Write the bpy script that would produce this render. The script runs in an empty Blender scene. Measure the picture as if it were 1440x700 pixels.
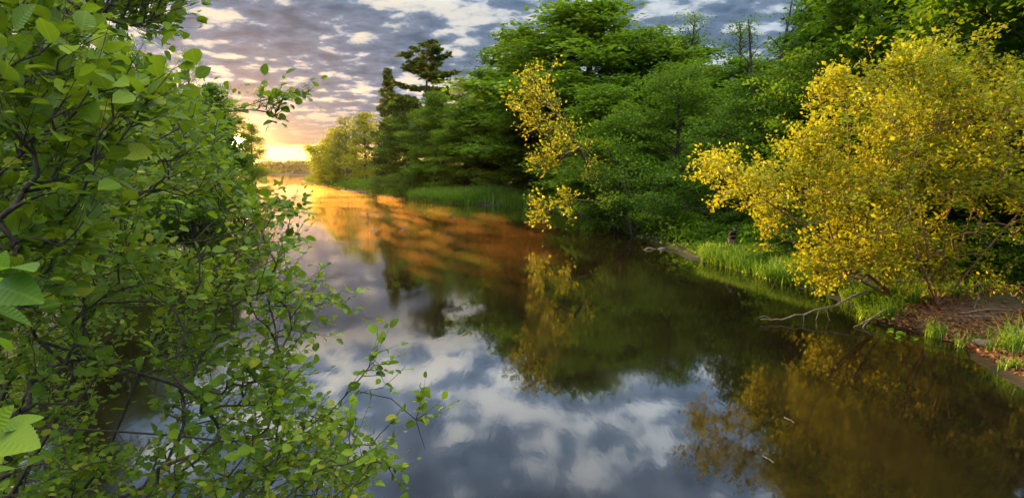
import bpy, math, random
import numpy as np
from mathutils import Vector

C = bpy.context.scene
COL = C.collection
R = math.radians

# ------------------------------------------------------------------ camera, sky, sun, exposure
CAM_H, FPX, PITCH = 2.8, 800.0, math.atan(112 / 800)
SUN_EL, SUN_AZ = 2.4, -25.3          # where the disc of the sun stands in the sky
LAMP_AZ = -27.0
EXPOSURE = 2.1
SUN_STRENGTH = 5.0
SKY_STRENGTH = 0.1

cd = bpy.data.cameras.new('camera'); cam = bpy.data.objects.new('camera', cd); COL.objects.link(cam)
cam.location = (0, 0, CAM_H); cam.rotation_euler = (R(90) - PITCH, 0, 0)
cd.sensor_width = 36; cd.lens = 20; cd.clip_start = 0.05; cd.clip_end = 6000
C.camera = cam
C.view_settings.view_transform = 'Standard'; C.view_settings.look = 'None'
C.view_settings.exposure = EXPOSURE; C.view_settings.gamma = 1
C.view_settings.use_curve_mapping = False
cy = C.cycles
cy.use_denoising = True
try:
    cy.denoiser = 'OPENIMAGEDENOISE'; cy.denoising_input_passes = 'RGB_ALBEDO_NORMAL'
except Exception: pass
cy.max_bounces = 8; cy.diffuse_bounces = 3; cy.glossy_bounces = 3; cy.transmission_bounces = 4
cy.transparent_max_bounces = 6; cy.volume_bounces = 0
cy.sample_clamp_indirect = 6; cy.caustics_reflective = False; cy.caustics_refractive = False


class NT:
    """small helper to write node trees"""
    def __init__(s, nt): s.t = nt; nt.nodes.clear()
    def n(s, typ, **kw):
        n = s.t.nodes.new(typ)
        for k, v in kw.items():
            if hasattr(n, k) and not isinstance(k, int): setattr(n, k, v)
        return n
    def link(s, a, b): s.t.links.new(a, b)
    def put(s, sock, v):
        if hasattr(v, 'is_linked') or hasattr(v, 'links'): s.link(v, sock)
        else: sock.default_value = v
    def m(s, op, a, b=None, c=None, clamp=False):
        n = s.t.nodes.new('ShaderNodeMath'); n.operation = op; n.use_clamp = clamp
        for i, v in enumerate((a, b, c)):
            if v is not None: s.put(n.inputs[i], v)
        return n.outputs[0]
    def v(s, op, a, b=None):
        n = s.t.nodes.new('ShaderNodeVectorMath'); n.operation = op
        s.put(n.inputs[0], a)
        if b is not None: s.put(n.inputs[1], b)
        return n.outputs['Value'] if op in ('DOT_PRODUCT', 'LENGTH') else n.outputs[0]
    def mix(s, f, a, b, blend='MIX'):
        n = s.t.nodes.new('ShaderNodeMix'); n.data_type = 'RGBA'; n.blend_type = blend
        s.put(n.inputs[0], f); s.put(n.inputs[6], a); s.put(n.inputs[7], b)
        return n.outputs[2]
    def map(s, x, a, b, c=0.0, d=1.0, smooth=True):
        n = s.t.nodes.new('ShaderNodeMapRange'); n.interpolation_type = 'SMOOTHSTEP' if smooth else 'LINEAR'
        n.clamp = True
        s.put(n.inputs[0], x)
        for i, v in enumerate((a, b, c, d)): s.put(n.inputs[1 + i], v)
        return n.outputs[0]
    def noise(s, vec, scale, detail=4, rough=0.55, dist=0.0):
        n = s.t.nodes.new('ShaderNodeTexNoise')
        if vec is not None: s.link(vec, n.inputs['Vector'])
        n.inputs['Scale'].default_value = scale; n.inputs['Detail'].default_value = detail
        n.inputs['Roughness'].default_value = rough; n.inputs['Distortion'].default_value = dist
        return n.outputs['Fac']
    def ramp(s, f, stops):
        n = s.t.nodes.new('ShaderNodeValToRGB'); e = n.color_ramp.elements
        while len(e) < len(stops): e.new(0.5)
        for i, (p, c) in enumerate(stops): e[i].position = p; e[i].color = (*c, 1)
        s.put(n.inputs[0], f); return n.outputs[0]


def sun_vec(az, el):
    return Vector((math.sin(R(az)) * math.cos(R(el)), math.cos(R(az)) * math.cos(R(el)), math.sin(R(el))))

w = bpy.data.worlds.new('World'); C.world = w; w.use_nodes = True
k = NT(w.node_tree)
tc = k.n('ShaderNodeTexCoord'); D = k.v('NORMALIZE', tc.outputs['Generated'])
sx = k.n('ShaderNodeSeparateXYZ'); k.link(D, sx.inputs[0])
dz = k.m('MAXIMUM', sx.outputs[2], 0.0)
sky = k.n('ShaderNodeTexSky'); sky.sky_type = 'NISHITA'; sky.sun_disc = False
sky.sun_elevation = R(SUN_EL); sky.sun_rotation = R(SUN_AZ)
blue = k.v('MULTIPLY', sky.outputs[0], (SKY_STRENGTH,) * 3)
inv = k.m('DIVIDE', 1.0, k.m('ADD', dz, 0.15))
cx = k.n('ShaderNodeCombineXYZ')
k.link(k.m('MULTIPLY', sx.outputs[0], inv), cx.inputs[0]); k.link(k.m('MULTIPLY', sx.outputs[1], inv), cx.inputs[1])
cx.inputs[2].default_value = 3.7
P = cx.outputs[0]
n1 = k.noise(P, 6.2, 6, 0.55, 0.12)
n2 = k.noise(P, 1.3, 3, 0.5, 0.2)
dens = k.m('ADD', k.m('MULTIPLY', n1, 0.68), k.m('MULTIPLY', n2, 0.32))
# angle to the sun
sd = sun_vec(SUN_AZ, SUN_EL)
dt = k.v('DOT_PRODUCT', D, tuple(sd))
ang = k.m('ARCCOSINE', k.m('MINIMUM', dt, 1.0))                  # radians
low = k.map(dz, 0.03, 0.13, 1.0, 0.0)                            # near the horizon the layer closes up
cover = k.map(dens, 0.395, 0.50)
cover = k.m('MAXIMUM', cover, k.m('MULTIPLY', low, 0.8))
warm = k.m('POWER', k.m('MAXIMUM', k.m('SUBTRACT', 1.0, k.m('DIVIDE', ang, 1.5)), 0.0), 1.6)
thick = k.ramp(k.map(dens, 0.44, 0.62, 0, 1, False), [(0, (.17, .205, .255)), (.3, (.080, .115, .168)), (1, (.036, .060, .098))])
gapc = k.mix(warm, (.28, .35, .44, 1), (.37, .33, .25, 1))
gap = k.mix(0.85, blue, gapc)
cl = k.mix(cover, gap, thick)
cl = k.mix(k.m('MULTIPLY', low, 0.72), cl, (.058, .082, .114, 1))
# warm undersides towards the sun
hz = k.map(dz, 0.02, 0.10, 1.0, 0.0)
near = k.map(ang, 0.0, 0.32, 1.0, 0.0)
cl = k.mix(k.m('MULTIPLY', k.m('MULTIPLY', hz, near), 0.34), cl, (.30, .17, .07, 1))
# clear bright strip between the cloud and the horizon
band = k.m('MULTIPLY', k.map(k.m('ADD', dz, k.m('MULTIPLY', k.m('SUBTRACT', n1, .5), .012)), 0.030, 0.043, 1.0, 0.0), k.map(ang, 0.1, 0.6, 1.0, 0.0))
cl = k.mix(band, cl, (2.1, 1.15, .33, 1))
# sky above the frame made brighter, as added fill for foliage and water
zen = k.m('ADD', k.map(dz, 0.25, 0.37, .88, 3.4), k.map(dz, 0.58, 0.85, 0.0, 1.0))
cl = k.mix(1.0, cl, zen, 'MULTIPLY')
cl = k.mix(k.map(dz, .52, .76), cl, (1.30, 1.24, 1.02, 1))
# disc and aureole
def add(a, col, f):
    c = k.v('MULTIPLY', col, (1, 1, 1)); n = k.t.nodes.new('ShaderNodeVectorMath'); n.operation = 'SCALE'
    k.put(n.inputs[0], col); k.put(n.inputs['Scale'], f); return k.v('ADD', a, n.outputs[0])
out = add(cl, (40, 28, 11), k.map(ang, R(0.55), R(0.75), 1, 0))
out = add(out, (3.5, 1.7, .42), k.m('POWER', 2.718, k.m('DIVIDE', ang, -R(1.0))))
out = add(out, (.20, .08, .015), k.m('POWER', 2.718, k.m('DIVIDE', ang, -R(5.0))))
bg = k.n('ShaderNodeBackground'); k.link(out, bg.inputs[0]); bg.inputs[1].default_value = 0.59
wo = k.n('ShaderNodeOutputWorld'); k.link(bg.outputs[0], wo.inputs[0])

sl = bpy.data.lights.new('sun', 'SUN'); sl.energy = SUN_STRENGTH; sl.angle = R(0.5); sl.color = (1.0, 0.61, 0.17)
so = bpy.data.objects.new('sun', sl); COL.objects.link(so)
so.rotation_euler = sun_vec(LAMP_AZ, SUN_EL).to_track_quat('Z', 'Y').to_euler(); so.location = (-40, 80, 30)

# ------------------------------------------------------------------ measuring helpers
_c, _s = math.cos(PITCH), math.sin(PITCH)
def ray(px, py):
    a = (py - 350) / FPX
    return np.array([(px - 720) / FPX, _c - a * _s, -_s - a * _c])
def at(px, py, Y):            # the point seen at that pixel, Y metres ahead
    d = ray(px, py); return np.array([0, 0, CAM_H]) + d * (Y / d[1])
def ground(px, py, z=0.0):
    d = ray(px, py); return np.array([0, 0, CAM_H]) + d * ((z - CAM_H) / d[2])

def hit(px, py, off=0.0):
    z = .1
    for _ in range(12):
        p = ground(px, py, z); z = .5 * z + .5 * max(float(hgt(p[0], p[1])), 0)
    while bank_dist(p[0], p[1]) < .18: p[0] += .05
    p[2] = float(hgt(p[0], p[1])) + off; return p
RB = np.array([(-30, 14), (-6, 9), (3, 6.6), (7, 6.6), (7.6, 6.7), (8.7, 7.0), (9.5, 6.9), (10.3, 6.4), (11.3, 6.9), (12.7, 7.1), (14.2, 6.5), (15.7, 6.2),
               (17.6, 5.7), (22, 5.0), (28.2, 4.6), (34, 3.6), (39.7, 2.0), (43.5, -.5), (46.2, -4.6), (50.4, -8.2), (61.3, -14.5), (75.7, -21.7),
               (94.8, -30.6), (126, -46), (140, -52), (150, -20), (160, 500), (4000, 900)], float)     # (y, x) of the right water line
LB = np.array([(-30, 10), (-6, 2), (-2, -.2), (0, -1.4), (2.5, -3.0), (5, -4.6), (8.3, -7.2), (13.7, -10.8), (20, -13.6), (26, -15.6), (40, -20), (54, -25.6),
               (80, -36), (95, -42), (103, -52), (112, -120), (125, -900), (4000, -1500)], float)
FAR = 285.0
def bank_dist(x, y):
    xr = np.interp(y, RB[:, 0], RB[:, 1]); xl = np.interp(y, LB[:, 0], LB[:, 1])
    d = np.maximum(x - xr, xl - x)          # >0 on land
    sl_ = np.interp(y, [0, 40, 60, 150], [1, .95, .8, .7])
    return np.maximum(d * sl_, (y - FAR) * 0.6)
def wob(x, y): return .5 * np.sin(x * .9 + 1.3 * np.sin(y * .7)) + .5 * np.sin(y * 1.1 + 1.7 * np.sin(x * .6)) 
def hgt(x, y):
    x = np.asarray(x, float); y = np.asarray(y, float)
    d = bank_dist(x, y) + .09 * wob(x * 3, y * 3) + .16 * wob(x * 1.1 + 2, y * 1.1) - .05
    z = np.where(d < 0, np.maximum(d * .45, -1.6), 0)
    land = .07 * np.clip(d / .35, 0, 1) + .10 * np.clip((d - .3) / .3, 0, 1) * (.5 + .5 * wob(x * .8, y * .8)) + .30 * np.clip((d - .3) / 2.5, 0, 1) + .75 * np.clip((d - 2.2) / 7, 0, 1) + 2.0 * np.clip((d - 8) / 60, 0, 1)
    far = np.clip((y - FAR - 5) / 400, 0, 1) * 10
    left = np.where((x < 1) & (y < 12), .65 * np.clip(d / 1.2, 0, 1), 0)
    return np.where(d < 0, z, land + far + left + .05 * wob(x * 1.7, y * 1.7) * np.clip(d, 0, 1) + .025 * wob(x * 5, y * 5) * np.clip(d * 2, 0, 1)) - .004

# ------------------------------------------------------------------ mesh helpers
def link(name, me, mat=None, parent=None):
    o = bpy.data.objects.new(name, me); COL.objects.link(o)
    if mat is not None and not me.materials: me.materials.append(mat)
    if parent is not None: o.parent = parent
    return o
def np_mesh(name, V, F, lv=None, flat=False):
    """V n x 3, F list of int arrays (m x 3 and m x 4)"""
    me = bpy.data.meshes.new(name)
    F = [np.asarray(f, np.int32) for f in F if len(f)]
    idx = np.concatenate([f.ravel() for f in F]); tot = np.concatenate([np.full(len(f), f.shape[1], np.int32) for f in F])
    st = np.concatenate([[0], np.cumsum(tot)[:-1]]).astype(np.int32)
    me.vertices.add(len(V)); me.vertices.foreach_set('co', np.asarray(V, np.float32).ravel())
    me.loops.add(len(idx)); me.loops.foreach_set('vertex_index', idx.astype(np.int32))
    me.polygons.add(len(tot)); me.polygons.foreach_set('loop_start', st)
    if flat: me.polygons.foreach_set('use_smooth', np.zeros(len(tot), bool))
    if lv is not None:
        a = me.attributes.new('lv', 'FLOAT_VECTOR', 'POINT'); a.data.foreach_set('vector', np.asarray(lv, np.float32).ravel())
    me.update(calc_edges=True); me.validate()
    return me
def thing(name, label, cat, loc=(0, 0, 0), rz=0, group=None):
    o = bpy.data.objects.new(name, None); COL.objects.link(o); o.location = [float(v) for v in loc]; o.rotation_euler = (0, 0, rz)
    o.empty_display_size = .2; return tag(o, label, cat, group)
def tag(o, label=None, cat=None, group=None, kind=None):
    if label: o['label'] = label
    if cat: o['category'] = cat
    if group: o['group'] = group
    if kind: o['kind'] = kind
    return o
def unit(v): return v / np.maximum(np.linalg.norm(v, axis=-1, keepdims=True), 1e-9)

class Tubes:
    def __init__(s): s.V = []; s.F = []; s.n = 0
    def tube(s, pts, rad, sides=6):
        pts = np.asarray(pts, float); n = len(pts); rad = np.broadcast_to(np.asarray(rad, float), (n,))
        t = unit(np.gradient(pts, axis=0)); ref = np.array([0, 0, 1.]) if abs(t[:, 2]).mean() < .8 else np.array([1., 0, 0])
        u = unit(np.cross(t, ref)); v = np.cross(t, u)
        a = np.linspace(0, 2 * np.pi, sides, endpoint=False)
        ring = pts[:, None] + rad[:, None, None] * (np.cos(a)[None, :, None] * u[:, None] + np.sin(a)[None, :, None] * v[:, None])
        i = np.arange(n - 1)[:, None] * sides; j = np.arange(sides)[None]; j2 = (j + 1) % sides
        f = np.stack([i + j, i + j2, i + sides + j2, i + sides + j], -1).reshape(-1, 4) + s.n
        s.V.append(ring.reshape(-1, 3)); s.F.append(f); s.n += n * sides
    def mesh(s, name): return np_mesh(name, np.concatenate(s.V), [np.concatenate(s.F)])

def _leaf(stations, widths, fold=.10, droop=.22):
    ns = len(stations); V = []; lv = []
    for s_ in stations: V.append((s_, 0, -droop * s_ * s_)); lv.append((s_, 0))
    for sg in (1, -1):
        for s_, w_ in zip(stations[1:-1], widths[1:-1]):
            V.append((s_, sg * w_, -droop * s_ * s_ + fold * w_ / .36)); lv.append((s_, sg * w_ / .36))
    T, Q = [], []; m = ns - 2
    for q, o in ((0, ns), (1, ns + m)):
        fl = (lambda a: a) if q == 0 else (lambda a: a[::-1])
        T.append(fl((0, 1, o))); T.append(fl((ns - 2, ns - 1, o + m - 1)))
        for i in range(m - 1): Q.append(fl((i + 1, i + 2, o + i + 1, o + i)))
    return np.array(V, float), np.array(lv, float), np.array(T), np.array(Q)
T_NEAR = _leaf([0, .15, .42, .76, 1], [0, .23, .37, .28, 0])
T_BIG = _leaf(list(np.linspace(0, 1, 30)), [0] + [(.30 * math.sin(math.pi * (s_ ** .8)) ** .8) * (1.0 if i % 2 else .92) for i, s_ in enumerate(np.linspace(0, 1, 30)[1:-1])] + [0], .07, .26)
T_FAR = (np.array([(0, 0, 0), (.45, .36, .07), (1, 0, -.14), (.45, -.36, .07)], float), np.array([(0, 0), (.45, 1), (1, 0), (.45, -1)], float), np.array([(0, 2, 1), (0, 3, 2)]), np.zeros((0, 4), int))
T_NEEDLE = (np.array([(0, 0, 0), (.4, .09, 0), (1, 0, -.05), (.4, -.09, 0)], float), T_FAR[1], T_FAR[2], T_FAR[3])

class Leaves:
    def __init__(s): s.p = []; s.a = []; s.n = []; s.z = []
    def add(s, p, a, n, z): s.p.append(np.atleast_2d(p)); s.a.append(np.atleast_2d(a)); s.n.append(np.atleast_2d(n)); s.z.append(np.atleast_1d(z))
    def arrays(s): return np.concatenate(s.p), np.concatenate(s.a), np.concatenate(s.n), np.concatenate(s.z)
    def mesh(s, name, T, rng, keep=None):
        p, a, n, z = s.arrays()
        if keep is not None:
            kk = keep(p); p, a, n, z = p[kk], a[kk], n[kk], z[kk]
        a = unit(a); sd_ = unit(np.cross(n, a)); n = np.cross(a, sd_)
        V0, L0, T3, T4 = T; m = len(V0); N = len(p)
        V = p[:, None] + z[:, None, None] * (V0[None, :, 0:1] * a[:, None] + V0[None, :, 1:2] * sd_[:, None] + V0[None, :, 2:3] * n[:, None])
        lv = np.empty((N, m, 3)); lv[:, :, :2] = L0[None]; lv[:, :, 2] = rng.random(N)[:, None]
        off = (np.arange(N) * m)[:, None, None]
        F = [(T3[None] + off).reshape(-1, 3)]
        if len(T4): F.append((T4[None] + off).reshape(-1, 4))
        return np_mesh(name, V.reshape(-1, 3), F, lv.reshape(-1, 3))

# ------------------------------------------------------------------ materials
def new_mat(name):
    m = bpy.data.materials.new(name); m.use_nodes = True; return m, NT(m.node_tree)
def leaf_mat(name, cols, trans, tmix=.35, rough=.5, veins=False, spec=.35, objvar=.25):
    m, k = new_mat(name)
    at_ = k.n('ShaderNodeAttribute', attribute_name='lv'); sp = k.n('ShaderNodeSeparateXYZ'); k.link(at_.outputs['Vector'], sp.inputs[0])
    oi = k.n('ShaderNodeObjectInfo')
    geo = k.n('ShaderNodeTexCoord')
    cl_ = k.noise(geo.outputs['Object'], .9, 2)
    f = k.m('ADD', k.m('ADD', k.m('MULTIPLY', k.m('POWER', sp.outputs[2], 1.5 if veins else 1.0), .95 if veins else .7), k.m('MULTIPLY', oi.outputs['Random'], objvar)), k.m('MULTIPLY', k.m('SUBTRACT', cl_, .5), .7), clamp=True)
    col = k.ramp(f, cols)
    if veins:
        ab = k.m('ABSOLUTE', sp.outputs[1])
        wv = k.m('SINE', k.m('MULTIPLY', k.m('SUBTRACT', sp.outputs[0], k.m('MULTIPLY', ab, .2)), 58.0))
        vein = k.m('MAXIMUM', k.m('MULTIPLY', k.map(wv, .6, 1.0), .35), k.map(ab, .02, .10, .8, 0))
        col = k.mix(k.m('MULTIPLY', vein, .5), col, cols[-1][1] + (1,))
        bp = k.n('ShaderNodeBump'); bp.inputs['Strength'].default_value = .35; bp.inputs['Distance'].default_value = .0015
        k.link(wv, bp.inputs['Height'])
    p = k.n('ShaderNodeBsdfPrincipled'); k.link(col, p.inputs['Base Color']); p.inputs['Roughness'].default_value = rough
    p.inputs['Specular IOR Level'].default_value = spec
    if veins: k.link(bp.outputs[0], p.inputs['Normal'])
    t = k.n('ShaderNodeBsdfTranslucent'); k.link(k.mix(.6, col, trans + (1,)), t.inputs[0])
    mx = k.n('ShaderNodeMixShader'); mx.inputs[0].default_value = tmix
    k.link(p.outputs[0], mx.inputs[1]); k.link(t.outputs[0], mx.inputs[2])
    o = k.n('ShaderNodeOutputMaterial'); k.link(mx.outputs[0], o.inputs[0]); return m
def bark_mat(name, a, b, scale=9):
    m, k = new_mat(name); tc = k.n('ShaderNodeTexCoord')
    mp = k.n('ShaderNodeMapping'); mp.inputs['Scale'].default_value = (1, 1, .25); k.link(tc.outputs['Object'], mp.inputs[0])
    nz = k.noise(mp.outputs[0], scale, 6, .65)
    p = k.n('ShaderNodeBsdfPrincipled'); k.link(k.ramp(nz, [(.35, a), (.65, b)]), p.inputs['Base Color']); p.inputs['Roughness'].default_value = .9
    bp = k.n('ShaderNodeBump'); bp.inputs['Strength'].default_value = .6; bp.inputs['Distance'].default_value = .03; k.link(nz, bp.inputs['Height']); k.link(bp.outputs[0], p.inputs['Normal'])
    o = k.n('ShaderNodeOutputMaterial'); k.link(p.outputs[0], o.inputs[0]); return m

M = {}
M['alder'] = leaf_mat('alder_leaf', [(.05, (.05, .125, .010)), (.5, (.115, .23, .014)), (.88, (.25, .38, .02)), (1, (.36, .37, .03))], (.30, .42, .015), .40, .45, True, .25)
M['alder_big'] = leaf_mat('alder_large_leaf', [(0, (.06, .15, .012)), (.6, (.12, .24, .018)), (1, (.20, .31, .025))], (.24, .42, .02), .4, .5, True, .2)
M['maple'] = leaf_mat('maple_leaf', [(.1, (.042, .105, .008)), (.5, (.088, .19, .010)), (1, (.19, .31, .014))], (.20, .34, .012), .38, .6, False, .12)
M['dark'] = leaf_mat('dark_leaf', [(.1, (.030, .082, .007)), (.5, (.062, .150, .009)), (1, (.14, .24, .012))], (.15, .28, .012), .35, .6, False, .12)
M['olive'] = leaf_mat('olive_leaf', [(.1, (.07, .12, .02)), (.5, (.13, .18, .026)), (1, (.22, .25, .035))], (.32, .30, .02), .4, .55, False, .15)
M['gold'] = leaf_mat('young_sunlit_leaf', [(.05, (.07, .165, .008)), (.4, (.21, .275, .010)), (1, (.50, .44, .012))], (.50, .45, .010), .40, .5, False, .15)  # young leaf yellow; on the leaning limbs it stands in for sunlight
M['pine'] = leaf_mat('pine_needle', [(.1, (.035, .075, .012)), (.6, (.075, .13, .016)), (1, (.14, .18, .02))], (.12, .16, .015), .2, .6, False, .15)
M['far'] = leaf_mat('far_leaf', [(.1, (.05, .06, .02)), (.6, (.09, .095, .025)), (1, (.15, .12, .03))], (.2, .15, .03), .3, .7)
M['grass'] = leaf_mat('grass_blade', [(.1, (.05, .15, .015)), (.5, (.10, .25, .02)), (1, (.24, .34, .03))], (.25, .38, .02), .4, .5)
M['litter'] = leaf_mat('dead_leaf', [(.1, (.10, .04, .02)), (.5, (.26, .10, .035)), (1, (.40, .20, .08))], (.3, .12, .03), .15, .7)
M['bark'] = bark_mat('dark_bark', (.028, .021, .016), (.085, .068, .052))
M['bark_grey'] = bark_mat('grey_bark', (.06, .05, .042), (.16, .135, .11))
M['twig'] = bark_mat('alder_bark', (.030, .023, .018), (.10, .08, .06), 40)
M['bark_red'] = bark_mat('reddish_bark', (.11, .055, .03), (.26, .14, .075), 20)
M['dead'] = bark_mat('bleached_wood', (.11, .09, .068), (.27, .225, .17), 25)
M['stone'] = bark_mat('stone', (.12, .09, .07), (.26, .20, .15), 12)

m, k = new_mat('soil'); tc = k.n('ShaderNodeTexCoord'); pos = tc.outputs['Object']
a = k.noise(pos, 1.1, 6, .6); b = k.noise(pos, 14, 5, .65); sp = k.n('ShaderNodeSeparateXYZ'); k.link(pos, sp.inputs[0])
mud = k.ramp(b, [(.3, (.05, .032, .018)), (.55, (.13, .082, .045)), (.75, (.23, .15, .085))])
lit = k.ramp(b, [(.3, (.05, .03, .016)), (.55, (.12, .06, .03)), (.75, (.21, .11, .05))])
col = k.mix(k.map(a, .45, .6), mud, lit)
col = k.mix(k.m('MULTIPLY', k.map(sp.outputs[2], .22, .6), k.map(a, .3, .55, .5, 1)), col, (.035, .05, .014, 1))
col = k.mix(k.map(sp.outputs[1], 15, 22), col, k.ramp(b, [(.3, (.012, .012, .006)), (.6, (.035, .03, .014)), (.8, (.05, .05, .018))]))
col = k.mix(k.map(k.m('ADD', sp.outputs[2], k.m('MULTIPLY', k.m('SUBTRACT', a, .5), .12)), .015, .09), (.018, .012, .008, 1), col)
p = k.n('ShaderNodeBsdfPrincipled'); k.link(col, p.inputs[0])
k.link(k.map(sp.outputs[2], .02, .15, .35, .95), p.inputs['Roughness'])
bp = k.n('ShaderNodeBump'); bp.inputs['Strength'].default_value = .8; bp.inputs['Distance'].default_value = .05; k.link(b, bp.inputs['Height']); k.link(bp.outputs[0], p.inputs['Normal'])
o = k.n('ShaderNodeOutputMaterial'); k.link(p.outputs[0], o.inputs[0]); M['soil'] = m

m, k = new_mat('river_water'); tc = k.n('ShaderNodeTexCoord'); pos = tc.outputs['Object']
mp = k.n('ShaderNodeMapping'); mp.inputs['Rotation'].default_value = (0, 0, R(28)); mp.inputs['Scale'].default_value = (1.0, .35, 1); k.link(pos, mp.inputs[0])
r1 = k.noise(mp.outputs[0], 5.0, 3, .5, .6); r2 = k.noise(mp.outputs[0], .8, 2, .5, .15)
bp = k.n('ShaderNodeBump'); bp.inputs['Strength'].default_value = .06; bp.inputs['Distance'].default_value = .05
k.link(k.m('ADD', k.m('MULTIPLY', r1, .35), r2), bp.inputs['Height'])
st = k.noise(mp.outputs[0], .35, 5, .6, 2.2)
df = k.n('ShaderNodeBsdfDiffuse'); k.link(k.mix(k.map(st, .42, .62), (.007, .005, .0026, 1), (.012, .0075, .003, 1)), df.inputs[0])
gl = k.n('ShaderNodeBsdfGlossy'); gl.inputs[0].default_value = (.97, .95, .92, 1); k.link(k.map(st, .35, .65, .035, .08), gl.inputs['Roughness'])
for n_ in (gl,): k.link(bp.outputs[0], n_.inputs['Normal'])
fr = k.n('ShaderNodeFresnel'); fr.inputs[0].default_value = 1.33
mx = k.n('ShaderNodeMixShader'); k.link(k.map(fr.outputs[0], .02, .6, .055, .90, False), mx.inputs[0])
k.link(df.outputs[0], mx.inputs[1]); k.link(gl.outputs[0], mx.inputs[2])
o = k.n('ShaderNodeOutputMaterial'); k.link(mx.outputs[0], o.inputs[0]); M['water'] = m

# ------------------------------------------------------------------ ground and water
def axis(marks):
    out_ = []
    for (a, b, st) in marks: out_.append(np.arange(a, b, st))
    return np.concatenate(out_ + [[marks[-1][1]]])
gx = axis([(-3000, -400, 200), (-400, -80, 10), (-80, -20, 1.2), (-20, 14, .22), (14, 60, 1.2), (60, 400, 10), (400, 3000, 200)])
gy = axis([(-40, 0, 2), (0, 22, .2), (22, 60, .6), (60, 160, 2), (160, 420, 6), (420, 3000, 200)])
X, Y = np.meshgrid(gx, gy); Z = hgt(X, Y); nx, ny = len(gx), len(gy)
ii = (np.arange(ny - 1)[:, None] * nx + np.arange(nx - 1)[None]).ravel()
me = np_mesh('ground', np.stack([X, Y, Z], -1).reshape(-1, 3), [np.stack([ii, ii + 1, ii + nx + 1, ii + nx], -1)])
tag(link('ground', me, M['soil']), kind='structure')
me = np_mesh('water', np.array([(-3000, -40, 0), (3000, -40, 0), (3000, 3000, 0), (-3000, 3000, 0)], float), [np.array([[0, 1, 2, 3]])])
tag(link('water', me, M['water']), kind='structure')

# ------------------------------------------------------------------ tree builders
UP = np.array([0, 0, 1.])
def limb(p0, az, el0, el1, L, rng, n=7, wob_=.12):
    s_ = np.linspace(0, 1, n); el = el0 + (el1 - el0) * s_; a = az + np.cumsum(rng.normal(0, wob_, n))
    d = np.stack([np.cos(a) * np.cos(el), np.sin(a) * np.cos(el), np.sin(el)], -1)
    return p0 + np.concatenate([[np.zeros(3)], np.cumsum(d[:-1] * (L / (n - 1)), 0)])
def along(pts, s_):
    f = np.clip(np.asarray(s_) * (len(pts) - 1), 0, len(pts) - 1.001); i = f.astype(int); f = (f - i)[..., None]
    return pts[i] * (1 - f) + pts[i + 1] * f

def broadleaf(seed, H, Rr, base=.15, nl=30, leaf=.13, dens=1.0, top=.9, open_=.14, spread=.27, e0=8, e1=68, forks=1, upn=.75, shape=.6, girth=1.0):
    """returns trunk Tubes and Leaves in metres, foot at the origin"""
    rng = np.random.default_rng(seed); tb, lf = Tubes(), Leaves()
    n = 10; hh = np.linspace(0, H * top, n)
    for fk in range(forks):
        off = rng.normal(0, .05 * H / 10, (n, 2)).cumsum(0) * .6
        if forks > 1:
            a = fk * 2 * np.pi / forks + rng.random(); off += np.outer(np.linspace(0, 1, n) ** 1.2, [np.cos(a), np.sin(a)]) * Rr * .5
        off[0] *= .1
        tr = np.column_stack([off, hh * (1 if fk == 0 else rng.uniform(.8, 1))])
        r0 = .021 * H * girth / math.sqrt(forks)
        tb.tube(tr, r0 * (1 - .93 * np.linspace(0, 1, n)) * np.where(np.arange(n) == 0, 1.35, 1), 8)
        m = nl // forks
        for i in range(m):
            u = (i + rng.random()) / m; t = base + (1 - base) * u
            p0 = along(tr, t * .999)
            prof = (max(1 - u, 0) ** shape) * (.6 + .4 * min(1, u * 3.5)) + .06
            L = Rr * prof * rng.uniform(.72, 1.12) * (1 if forks == 1 else .75)
            az = i * 2.4 + rng.normal(0, .35); el0 = R(e0 + (e1 - e0) * u + rng.normal(0, 8))
            pts = limb(p0, az, el0 + .25, el0 * .5 - .12, L, rng)
            tb.tube(pts, np.linspace(max(r0 * .42 * (1 - u), .012 + .0015 * H), .006, len(pts)), 5)
            ns = max(3, int(L / (.30 * spread / .24)))
            for j in range(ns):
                s0 = .22 + .80 * (j + rng.random()) / ns
                if rng.random() < open_: continue
                s0 = min(s0, .995); q0 = along(pts, s0); side = 1 if j % 2 else -1
                sl_ = (.42 * L * (1.05 - .75 * s0) + .30) * rng.uniform(.7, 1.2)
                q = limb(q0, az + side * rng.uniform(.4, 1.1), el0 * (.35 + .6 * u) + rng.normal(.08, .16), -.15 + el0 * .6 * u, sl_, rng, 5)
                tb.tube(q, np.linspace(.012, .004, 5), 3)
                nn = int(dens * (14 + 52 * sl_))
                nc = max(1, int(sl_ / (spread * 2.1)) + 1); cc = along(q, .25 + .75 * (np.arange(nc) + rng.random(nc)) / nc) + rng.normal(0, .4 * spread, (nc, 3))
                c = cc[rng.integers(0, nc, nn)]
                c = c + rng.normal(0, 1, (nn, 3)) * np.array([spread, spread, spread * .40]) - UP * (((c - cc.mean(0)) ** 2).sum(1, keepdims=True) * .12)
                out_ = unit(c - q0 + rng.normal(0, .25, (nn, 3)))
                nrm = unit(UP * upn + out_ * .22 + rng.normal(0, .42, (nn, 3)))
                ax = unit(out_ + rng.normal(0, .5, (nn, 3)) - UP * .25)
                lf.add(c, ax, nrm, leaf * rng.uniform(.65, 1.25, nn))
    return tb, lf

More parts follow.
